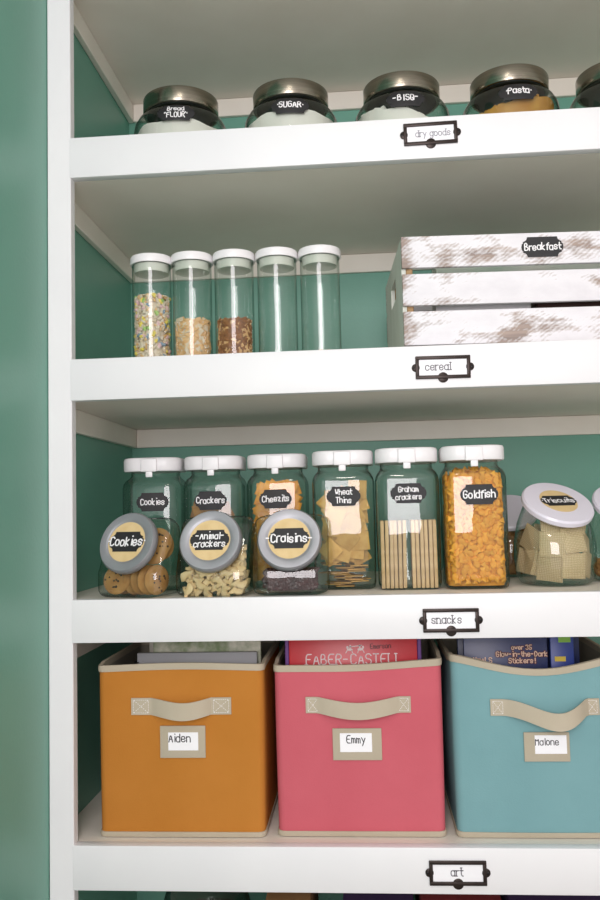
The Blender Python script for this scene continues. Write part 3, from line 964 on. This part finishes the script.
# cookies
b = B()
b.lathe([(0.004, -0.0045), (0.020, -0.0045), (0.0245, -0.002), (0.0255, 0.0005), (0.023, 0.0035), (0.012, 0.0052), (0.001, 0.0056)], 26, Matrix.Rotation(PI / 2, 4, 'X'))
b.mi = 1
r2 = random.Random(9)
for k in range(11):
    a, q = r2.uniform(0, 6.28), 0.021 * math.sqrt(r2.random())
    tt = bmesh.new()
    bmesh.ops.create_icosphere(tt, subdivisions=1, radius=r2.uniform(0.0018, 0.0030))
    b.add(tt, Matrix.Translation((q * math.cos(a), -0.0047 if q < 0.014 else -0.0030, q * math.sin(a))))
COOK = b.mesh('cookie', [M['cookie'], M['chip']], ang=60)
sp = []
def T(x, y, z, rx=0, ry=0, rz=0):
    return Matrix.Translation((x, y, z)) @ Euler((rx, ry, rz)).to_matrix().to_4x4()
for k, (x, y, z, rx, rz) in enumerate([(-0.033, -0.036, 0.029, -0.25, 0.1), (-0.004, -0.010, 0.0275, 0.0, 1.2), (0.0125, -0.010, 0.0275, 0.0, 1.2), (0.029, -0.010, 0.0275, 0.0, 1.2), (0.0455, -0.010, 0.0275, 0.0, 1.2),
                                       (-0.034, -0.004, 0.0275, -0.1, 0.1), (-0.034, 0.020, 0.0275, -0.1, 0.1), (-0.034, 0.040, 0.0275, 0, 0.1),
                                       (0.036, -0.006, 0.078, -0.2, 0.5), (0.040, 0.006, 0.090, -0.3, 0.4), (0.016, 0.014, 0.080, -0.2, 0.1), (-0.024, 0.010, 0.080, 0.1, 0.2), (0.036, 0.026, 0.084, 0.0, 0.2), (-0.012, 0.028, 0.082, 0.0, -0.2)]):
    sp.append(T(x * 0.84, y * 0.70, z, rx, 0, rz) @ Matrix.Rotation(k * 1.1, 4, 'Y'))
pieces(S1, COOK, 'cookie', sp, 'round chocolate chip cookie in the jar with the silver Cookies lid', 'cookie', 'chocolate chip cookies')
# animal shapes
sp = []
for L in range(3):
    for i in range(6):
        for k in range(4 + 2 * L):
            x, z = -0.041 + 0.0166 * (i + 0.25 * (k % 2)) + rnd.uniform(-.002, .002), 0.010 + 0.0125 * k + rnd.uniform(-.001, .001)
            y = -0.0340 + L * 0.016 + (i + k) % 2 * 0.0065
            if z > 0.048:
                y = max(y, -0.042 + 0.014 + (z - 0.04) * 0.56)
            if z > 0.090 - 0.2 * abs(x):
                continue
            sp.append(T(x, y, z, rnd.uniform(-.3, .3), rnd.uniform(-3, 3), rnd.uniform(-.3, .3)))
pieces(S2, ANIMAL, 'animal_cracker', sp, 'pale animal-shaped biscuit in the slant-front jar', 'biscuit', 'animal-shaped biscuits')
# dried cranberries
b = B()
def fillbox(b, hw, y0, y1, z0, z1):
    b.loft([[Vector((px, (y0 + y1) / 2 + py, z)) for px, py in rsq(hw * f, (y1 - y0) / 2 * f, 0.012 * f, 4)] for f, z in ((0.93, z0), (1, z0 + .006), (1, z1 - .006), (0.9, z1), (0.1, z1 + 0.002))])
fillbox(b, 0.043, -0.0330, 0.032, 0.007, 0.038)
for _ in range(520):
    z = rnd.uniform(0.011, 0.037)
    if rnd.random() < 0.6:
        p = (rnd.uniform(-0.0435, 0.0435), -0.0325, z)
    else:
        p = (rnd.uniform(-0.0435, 0.0435), rnd.uniform(-0.029, 0.029), 0.038)
    tt = bmesh.new()
    bmesh.ops.create_icosphere(tt, subdivisions=1, radius=0.0042)
    b.add(tt, T(*p, rnd.uniform(0, 3), rnd.uniform(0, 3), 0) @ Matrix.Diagonal((1.2, 0.75, 0.6, 1)))
tag(place(b.build('dried_cranberries', M['cran']), S3), 'dark red dried cranberries filling the lower part of a slant-front jar', 'dried fruit', None, 'stuff')

# ------------------------------------------------------------------ third shelf: round jars with tilted white lids
def round_jar(x, y, rz, label, lettered=True, s=1.0, lidmat='lid_lav'):
    t = thing('round_jar', label, 'jar', (x, y, Z3 + 0.0003), rz, 'round jars with tilted white lids')
    n = 56
    tilt = math.radians(35)
    prof = [(0.050, 0.0, 0), (0.059, 0.003, 0), (0.066, 0.014, 0.0), (0.0700, 0.044, 0.05), (0.0695, 0.072, 0.15), (0.0650, 0.098, 0.45), (0.0575, 0.119, 0.8), (0.0530, 0.128, 1.0), (0.0530, 0.1345, 1.0)]
    rings = []
    for r, z, f in prof:
        m = Matrix.Translation((0, -0.010 * f * s, z * s)) @ Matrix.Rotation(tilt * f, 4, 'X')
        rings.append([m @ Vector((r * s * math.cos(2 * PI * j / n), r * s * math.sin(2 * PI * j / n), 0)) for j in range(n)])
    b = B()
    b.loft(rings)
    b.build('glass_body', M['glass'], t, ang=60)
    fr = Matrix.Translation((0, -0.010 * s, 0.128 * s)) @ Matrix.Rotation(tilt, 4, 'X') @ Matrix.Scale(s, 4)
    b = B()
    b.lathe([(0.0540, 0.0035), (0.0575, 0.0035), (0.0620, 0.0075), (0.0622, 0.0145), (0.0595, 0.0180), (0.040, 0.0190), (0.001, 0.0192)], 64, fr)
    b.build('lid', M[lidmat], t, ang=35)
    if lettered:
        b = B()
        b.lathe([(0.0330, 0.0192), (0.0330, 0.0197)], 40, fr)
        b.build('kraft_sticker', M['kraft'], t)
        chalk_label(t, ['.Triscuits.'], 0.064, 0.030, lambda u, v, e=0: fr @ Vector((u, v, 0.0202 + e)), 0.0122)
    return mtx((x, y, Z3 + 0.0003), rz)
R1 = round_jar(0.8130, 0.140, 0.30, 'round jar of woven wheat squares with tilted white lid')
R2 = round_jar(0.7700, 0.335, -0.2, 'round jar half hidden behind the fish-shaped cracker jar', False, 0.9)
R3 = round_jar(0.9500, 0.190, 0.1, 'round jar cut by the right edge beside the woven wheat squares', False, 0.98)
sp = []
for (x, y, z, rx, ry, rz) in [(-0.020, -0.034, 0.104, -0.6, 0.15, -0.2), (0.022, -0.030, 0.105, -0.6, 0.4, 0.2), (-0.034, -0.042, 0.026, 0.02, 0.12, -0.62), (0.004, -0.0585, 0.030, 0.0, 0.06, 0.0), (0.040, -0.042, 0.031, 0.05, 0.25, 0.75), (-0.030, -0.047, 0.067, -0.1, 0.04, -0.55), (0.008, -0.0555, 0.073, -0.25, -0.06, 0.1),
                              (0.042, -0.036, 0.066, -0.15, 0.6, 0.8), (-0.012, -0.030, 0.092, -0.5, 0.4, -0.2), (0.026, -0.030, 0.094, -0.5, 0.7, 0.3), (-0.030, -0.018, 0.030, 0, 0.3, -0.3), (0.012, -0.022, 0.030, 0, 0.3, 0.3),
                              (0.040, -0.008, 0.032, 0, 0.2, 1.2), (-0.046, -0.006, 0.034, 0, 0.1, -1.3), (-0.046, 0.000, 0.074, 0, 0.5, -1.25), (0.0, -0.020, 0.062, 0.1, 0.2, 0.0), (0.030, 0.012, 0.076, 0, 0.6, 0.5), (-0.012, 0.012, 0.076, 0.0, 0.2, -0.2),
                              (0.0, 0.020, 0.030, 0, 0.1, 0.1), (0.040, 0.026, 0.032, 0, 0.1, 0.8), (-0.036, 0.030, 0.034, 0, 0.2, -0.7)]:
    sp.append(T(x * 0.92, y * 0.93, z + 0.004, rx, 0, rz) @ Matrix.Rotation(ry, 4, 'Y'))
pieces(R1, WOVEN, 'shredded_wheat_cracker', sp, 'square woven wheat cracker in the round jar with tilted white lid', 'cracker', 'woven wheat crackers')
def lumpy(J, name, m, r, top, n, size, label):
    b = B()
    b.lathe([(r * .8, 0.004), (r, 0.014), (r, top - 0.01), (r * .8, top), (0.002, top + 0.002)], 30)
    for _ in range(n):
        a = rnd.uniform(0, 2 * PI)
        z = rnd.uniform(0.012, top)
        tt = bmesh.new()
        bmesh.ops.create_icosphere(tt, subdivisions=1, radius=size)
        b.add(tt, T(r * math.cos(a), r * math.sin(a), z, rnd.uniform(0, 3), rnd.uniform(0, 3), 0) @ Matrix.Diagonal((1.3, 0.9, 0.5, 1)))
    return tag(place(b.build(name, m), J), label, 'snack', None, 'stuff')
lumpy(R2, 'snack_mix', M['brownc'], 0.042, 0.085, 160, 0.008, 'brown snack pieces in the round jar behind the fish-shaped crackers')
lumpy(R3, 'nuts', M['cookie'], 0.047, 0.030, 90, 0.009, 'a few brown nuts low in the round jar at the right edge')

# ------------------------------------------------------------------ fourth shelf: fabric bins
def perim(hw, hd, r, nside=14, nc=4):
    """rounded rectangle with evenly divided straight sides"""
    out = []
    cs = [(hw - r, -hd + r, -PI / 2), (hw - r, hd - r, 0), (-hw + r, hd - r, PI / 2), (-hw + r, -hd + r, PI)]
    start = (-hw + r, -hd)
    for i, (cx, cy, a0) in enumerate(cs):
        p0 = Vector((cx + r * math.cos(a0), cy + r * math.sin(a0)))
        prev = Vector(start) if i == 0 else out[-1]
        for k in range(1, nside):
            out.append(prev + (p0 - prev) * k / nside)
        for k in range(nc + 1):
            a = a0 + PI / 2 * k / nc
            out.append(Vector((cx + r * math.cos(a), cy + r * math.sin(a))))
    return out

def fabric_bin(x, y, rz, w, d, h, m, label, rim, bulge, taper, handle, pocket, card, name_text, nh, skew=1.0):
    t = thing('fabric_bin', label, 'storage bin', (x, y, Z4 + 0.0004), rz, 'fabric storage bins on the fourth shelf')
    hw, hd, r = w / 2, d / 2, 0.012
    base = perim(hw - taper, hd, r)
    topo = perim(hw, hd, r)
    N = len(base)
    def pt(j, f, off=0.0, dz=0.0):
        p = base[j] * (1 - f) + topo[j] * f
        n = Vector((p.x / hw, p.y / hd))
        ax = Vector((math.copysign(1, n.x), 0)) if abs(n.x) > abs(n.y) else Vector((0, math.copysign(1, n.y)))
        side = 1 - min(abs(n.x), abs(n.y)) ** 2
        q = p + ax * (bulge * math.sin(PI * min(1, f)) * side)
        c = Vector((q.x, q.y))
        q = c * (1 + off / max(hw, hd))
        return Vector((q.x, q.y, f * (h + rim(p.x, p.y)) + dz))
    levels = [0.0, 0.02, 0.1, 0.25, 0.4, 0.55, 0.7, 0.82, 0.92, 1.0]
    b = B()
    b.loft([[pt(j, f) for j in range(N)] for f in levels], cap1=False)
    b.build('fabric_body', m, t, ang=60)
    b = B()
    b.loft([[pt(j, f, -0.0035, 0.003 if f == 0 else 0) for j in range(N)] for f in levels], cap1=False)
    b.build('lining', M['lining'], t, ang=60)
    b = B()
    def band(f0, f1, o_in, o_out, z0=0.0, z1=0.0):
        return [[pt(j, f0, o_in, z0) for j in range(N)], [pt(j, f0, o_out, z0) for j in range(N)], [pt(j, (f0 + f1) / 2, o_out + .0006, (z0 + z1) / 2) for j in range(N)], [pt(j, f1, o_out, z1) for j in range(N)], [pt(j, f1, o_in, z1) for j in range(N)], [pt(j, f0, o_in, z0) for j in range(N)]]
    b.loft(band(1 - 0.0095 / h, 1.0, -0.0045, 0.0014, 0, 0.0012), cap0=False, cap1=False)
    b.build('top_binding', M['beige'], t, ang=60)
    b = B()
    b.loft(band(0.0012, 0.0085 / h, -0.002, 0.0016), cap0=False, cap1=False)
    b.build('bottom_binding', M['beige'], t, ang=60)
    yf = lambda lx, lz: -hd - bulge * math.sin(PI * lz / h) * (1 - (lx / hw) ** 2 * (1 if True else 0) * 0 - min(abs(lx) / hw, 1) ** 2)
    # strap handle
    hx0, hx1, hz, hh, drop, out, flat_n = handle
    b = B()
    n = 30
    rings = []
    for i in range(n + 1):
        u = i / n
        lx = hx0 + (hx1 - hx0) * u
        q = max(0, min(1, (u - flat_n) / (1 - 2 * flat_n))) ** skew
        k = math.sin(PI * q) ** 0.7 if 0 < q < 1 else 0
        zz = hz - drop * (math.sin(PI * q) ** 1.3 if 0 < q < 1 else 0)
        yy = yf(lx, zz) - 0.0016 - out * k
        lean = 0.25 * out * k
        rings.append([Vector((lx, yy + s_, zz + v_)) + Vector((0, lean * (1 if v_ > 0 else -1) * 0.5, 0)) for v_, s_ in ((-hh / 2, -.0012), (hh / 2, -.0012), (hh / 2, .0012), (-hh / 2, .0012))])
    b.loft(rings)
    hd_o = b.build('handle', M['beige'], t, ang=30)
    for xa in (hx0 + 0.004, hx1 - 0.004 - (hx1 - hx0) * flat_n * 0.75):
        st = B()
        xb = xa + (hx1 - hx0) * flat_n * 0.75
        za, zb = hz - hh * 0.38, hz + hh * 0.38
        for (p, q) in (((xa, za), (xb, zb)), ((xa, zb), (xb, za)), ((xa, za), (xa, zb)), ((xb, za), (xb, zb)), ((xa, za), (xb, za)), ((xa, zb), (xb, zb))):
            for k in range(8):
                s0, s1 = (k + 0.15) / 8, (k + 0.7) / 8
                A = (p[0] + (q[0] - p[0]) * s0, p[1] + (q[1] - p[1]) * s0)
                C = (p[0] + (q[0] - p[0]) * s1, p[1] + (q[1] - p[1]) * s1)
                st.tube([Vector((A[0], yf(A[0], A[1]) - 0.0031, A[1])), Vector((C[0], yf(C[0], C[1]) - 0.0031, C[1]))], 0.00035, 5)
        st.build('stitching', M['card'], hd_o)
    # name pocket and card
    px, pz, pw, ph = pocket
    b = B()
    y0 = min(yf(px, pz), yf(px - pw / 2, pz), yf(px + pw / 2, pz)) - 0.0016
    slope = (yf(px + pw / 2, pz) - yf(px - pw / 2, pz)) / pw
    b.box((0, 0, 0), (pw, 0.0024, ph), 0.0008, 2)
    pk = b.build('label_pocket', M['beige'], t, (px, y0, pz), (0, 0, math.atan(slope)))
    c = B()
    c.box((card[0], -0.0016, card[1]), (card[2], 0.0008, card[3]))
    c.mi = 1
    letters(c, name_text, nh, flat((card[0] + card[4], -0.00215, card[1] - nh * 0.05), (1, 0, 0), (0, 0, 1)), width=nh * 0.13, wob=0.05)
    c.build('name_card', [M['card'], M['ink']], pk, smooth=False)
    return t
# orange
fabric_bin(0.1690, 0.172, 0.0, 0.2800, 0.270, 0.2820, M['orange'], 'orange fabric bin with beige strap, leftmost on the fourth shelf',
           lambda x, y: 0.006 * (x / 0.14) * 0 + 0.002 * math.cos(x * 18) - 0.003 * (1 if y < -0.12 else 0), 0.003, 0.0025,
           (-0.0820, 0.0860, 0.2120, 0.0275, 0.006, 0.016, 0.20), (0.0045, 0.1545, 0.0760, 0.0520), (0.001, 0.001, 0.050, 0.029, -0.006), 'Aiden', 0.0130, 1.2)
fabric_bin(0.4640, 0.178, 0.0, 0.2760, 0.270, 0.2760, M['pink'], 'pink fabric bin with beige strap between the orange and blue bins',
           lambda x, y: 0.004 * (x / 0.13) - 0.002 * math.cos(x * 20) if y < -0.1 else 0.004 * (x / 0.13) + 0.006, 0.003, 0.0020,
           (-0.0860, 0.0860, 0.2110, 0.0260, 0.007, 0.016, 0.12), (-0.0030, 0.1480, 0.0800, 0.0510), (-0.002, 0.003, 0.052, 0.030, 0.0), 'Emmy', 0.0120)
fabric_bin(0.7520, 0.176, 0.0, 0.2700, 0.270, 0.2780, M['blue'], 'blue fabric bin with sagging rim and drooping beige strap',
           lambda x, y: (-0.024 * max(0, math.cos((x - 0.006) * PI / 0.27)) ** 1.2 + 0.006) * (1 if y < -0.1 else 0.0) + 0.004, 0.005, 0.0020,
           (-0.0745, 0.0980, 0.2060, 0.0260, 0.018, 0.026, 0.12), (0.0120, 0.1440, 0.0720, 0.0460), (0.006, 0.004, 0.050, 0.029, -0.006), 'Malone', 0.0105, 1.5)

# ---- what stands in the bins
def upright(name, lo, hi, m, label, cat, rx=0.0):
    t = thing(name, label, cat, ((lo[0] + hi[0]) / 2, hi[1], lo[2]), 0)
    b = B()
    b.box((0, -(hi[1] - lo[1]) / 2, (hi[2] - lo[2]) / 2), [hi[i] - lo[i] for i in range(3)], 0.0015, 2)
    t.rotation_euler = (rx, 0, 0)
    return t, b
zb = Z4 + 0.0065
t, b = upright('spiral_notepad', (0.0820, 0.0900, zb), (0.2920, 0.0980, 1.1610), None, 'grey spiral-bound notepad in the orange bin', 'notepad')
b.build('cover', M['greycover'], t)
b = B()
for k in range(22):
    z = 0.012 + k * 0.0122
    b.tube([Vector((-0.105 + 0.0045 * math.cos(a) - 0.001, -0.004 + 0.0100 * math.sin(a), z)) for a in [2 * PI * q / 10 for q in range(10)]], 0.0009, 6, closed=True)
b.build('wire_binding', M['wire'], t)
t, b = upright('activity_book', (0.1050, 0.1120, zb), (0.2960, 0.1260, 1.1850), None, 'leaf-patterned book behind the notepad in the orange bin', 'book')
b.build('cover', M['leafprint'], t)
b = B()
b.box((0, -0.007, 0.3090), (0.184, 0.010, 0.0006))
b.build('page_block', M['paper'], t, smooth=False)
t, b = upright('paper_stack', (0.0880, 0.150, zb), (0.2860, 0.165, 1.1780), None, 'cream paper pad furthest back in the orange bin', 'paper')
b.build('sheets', M['paper'], t)
# red pencil tin
t, b = upright('pencil_tin', (0.3480, 0.0850, zb), (0.5660, 0.1120, 1.1840), None, 'red pencil tin with white lettering in the pink bin', 'pencil tin')
tin = b.build('tin_body', M['red_tin'], t)
H_ = 1.1840 - zb
b = B()
letters(b, 'FABER-CASTELL', 0.0170, flat((0.001, -0.0278, 1.1395 - zb), (1, 0, 0), (0, 0, 1)), width=0.0019, serif=True, smooth=True, xs=0.80)
b.build('lettering', M['paint_w'], t, smooth=False)
b = B()
fl = flat((0.004, -0.0278, 1.1640 - zb), (1, 0, 0), (0, 0, 1))
for (x0, z0, rx, rz_) in ((-0.009, 0, .0050, .0022), (0.009, 0.0004, .0050, .0022), (-0.013, 0.0035, .0018, .0026), (0.0135, 0.0038, .0018, .0026), (-0.008, 0.0050, .0016, .0030), (0.008, 0.0052, .0016, .0030)):
    b.faces([fl(x0 + rx * math.cos(a * PI / 6), z0 + rz_ * math.sin(a * PI / 6)) for a in range(12)], [list(range(12))])
for (p, q) in (((-0.012, 0.004), (0.012, 0.007)), ((-0.013, -0.001), (-0.016, -0.006)), ((-0.006, -0.001), (-0.004, -0.006)), ((0.006, -0.001), (0.004, -0.006)), ((0.013, -0.001), (0.016, -0.006))):
    d = Vector((q[0] - p[0], q[1] - p[1])).normalized() * 0.0007
    b.faces([fl(p[0] - d.y, p[1] + d.x), fl(p[0] + d.y, p[1] - d.x), fl(q[0] + d.y, q[1] - d.x), fl(q[0] - d.y, q[1] + d.x)], [[0, 1, 2, 3]])
b.build('jousting_emblem', M['paint_w'], t, smooth=False)
b = B()
letters(b, 'Emerson', 0.0080, flat((0.047, -0.0278, 1.1655 - zb), (1, 0, 0.03), (-0.03, 0, 1)), width=0.0009, slant=0.15)
b.build('handwriting', M['ink'], t, smooth=False)
for sx in (-1, 1):
    b = B()
    b.box((sx * 0.1125, -0.0135, H_ / 2), (0.0065, 0.026, H_), 0.001, 1)
    b.build('end_band', M['purple'], t)
# navy packs in the blue bin
t, b = upright('sticker_pack', (0.6450, 0.1000, zb), (0.7850, 0.1090, 1.1800), None, 'dark blue sticker pack with outlined lettering in the blue bin', 'sticker pack')
b.build('card_front', M['navy'], t)
for (txt, z, hh) in (('over 35', 1.1585, 0.0072), ('Glow-in-the-Dark', 1.1470, 0.0080), ('Stickers!', 1.1360, 0.0080)):
    for nm, m, wd, lf in (('print_outline', M['maroon'], hh * 0.52, 0.0006), ('lettering', M['peach'], hh * 0.19, 0.0010)):
        b = B()
        letters(b, txt, hh, flat((0.027, -0.0092 - lf, z - zb), (1, 0, 0), (0, 0, 1)), width=wd, xs=0.82)
        b.build(nm, m, t, smooth=False)
b = B()
letters(b, 'ANIMALS', 0.0085, flat((-0.044, -0.0104, 1.1370 - zb), (1, 0, 0), (0, 0, 1)), width=0.0020, xs=0.8)
b.build('lettering', M['peach'], t, smooth=False)
t, b = upright('colouring_book', (0.7900, 0.1000, zb), (0.8290, 0.1120, 1.1825), None, 'narrow royal blue book with lime corner in the blue bin', 'book')
b.build('cover', M['navy2'], t)
b = B()
b.box((0.004, -0.0128, 1.176 - zb), (0.020, 0.0012, 0.013))
b.build('lime_patch', M['lime'], t, smooth=False)
b = B()
b.box((-0.004, -0.0128, 1.142 - zb), (0.018, 0.0012, 0.008))
b.build('yellow_print', M['yell'], t, smooth=False)
t, b = upright('craft_folder', (0.6400, 0.150, zb), (0.8500, 0.162, 1.1700), None, 'dark folder furthest back in the blue bin', 'folder')
b.build('cover', M['navy'], t)

# ------------------------------------------------------------------ fifth shelf: tops of things just below the face board
def lower_box(name, lo, hi, m, label, cat):
    t = thing(name, label, cat, ((lo[0] + hi[0]) / 2, (lo[1] + hi[1]) / 2, lo[2]), 0)
    w, d, h = [hi[i] - lo[i] for i in range(3)]
    b = B()
    b.box((0, 0, (h - 0.03) / 2), (w, d, h - 0.03), 0.002, 2)
    b.build('box_body', m, t)
    b = B()
    b.box((0, 0, h - 0.0145), (w + 0.003, d + 0.003, 0.0285), 0.002, 2)
    b.build('box_lid', m, t)
zz = Z5 + 0.0004
lower_box('storage_box', (0.300, 0.07, zz), (0.372, 0.33, 0.752), M['brownbox'], 'brown card box under the art shelf', 'box')
lower_box('storage_box', (0.430, 0.06, zz), (0.545, 0.33, 0.750), M['darkfab'], 'dark purple box under the art shelf', 'box')
lower_box('storage_box', (0.560, 0.07, zz), (0.690, 0.33, 0.752), M['redfab'], 'dark red box under the art shelf', 'box')
lower_box('storage_box', (0.705, 0.06, zz), (0.880, 0.33, 0.750), M['darkfab'], 'dark purple box under the art shelf at the right edge', 'box')
t = thing('domed_bin', 'grey clear domed container under the art shelf', 'container', (0.1820, 0.17, zz), 0)
b = B()
b.lathe([(0.070, 0), (0.078, 0.004), (0.082, 0.20)], 48)
b.build('container_body', M['greypl'], t)
b = B()
b.lathe([(0.083, 0.2005), (0.083, 0.212), (0.072, 0.250), (0.050, 0.274), (0.02, 0.284), (0.001, 0.285)], 48)
b.build('dome_lid', M['greypl'], t)
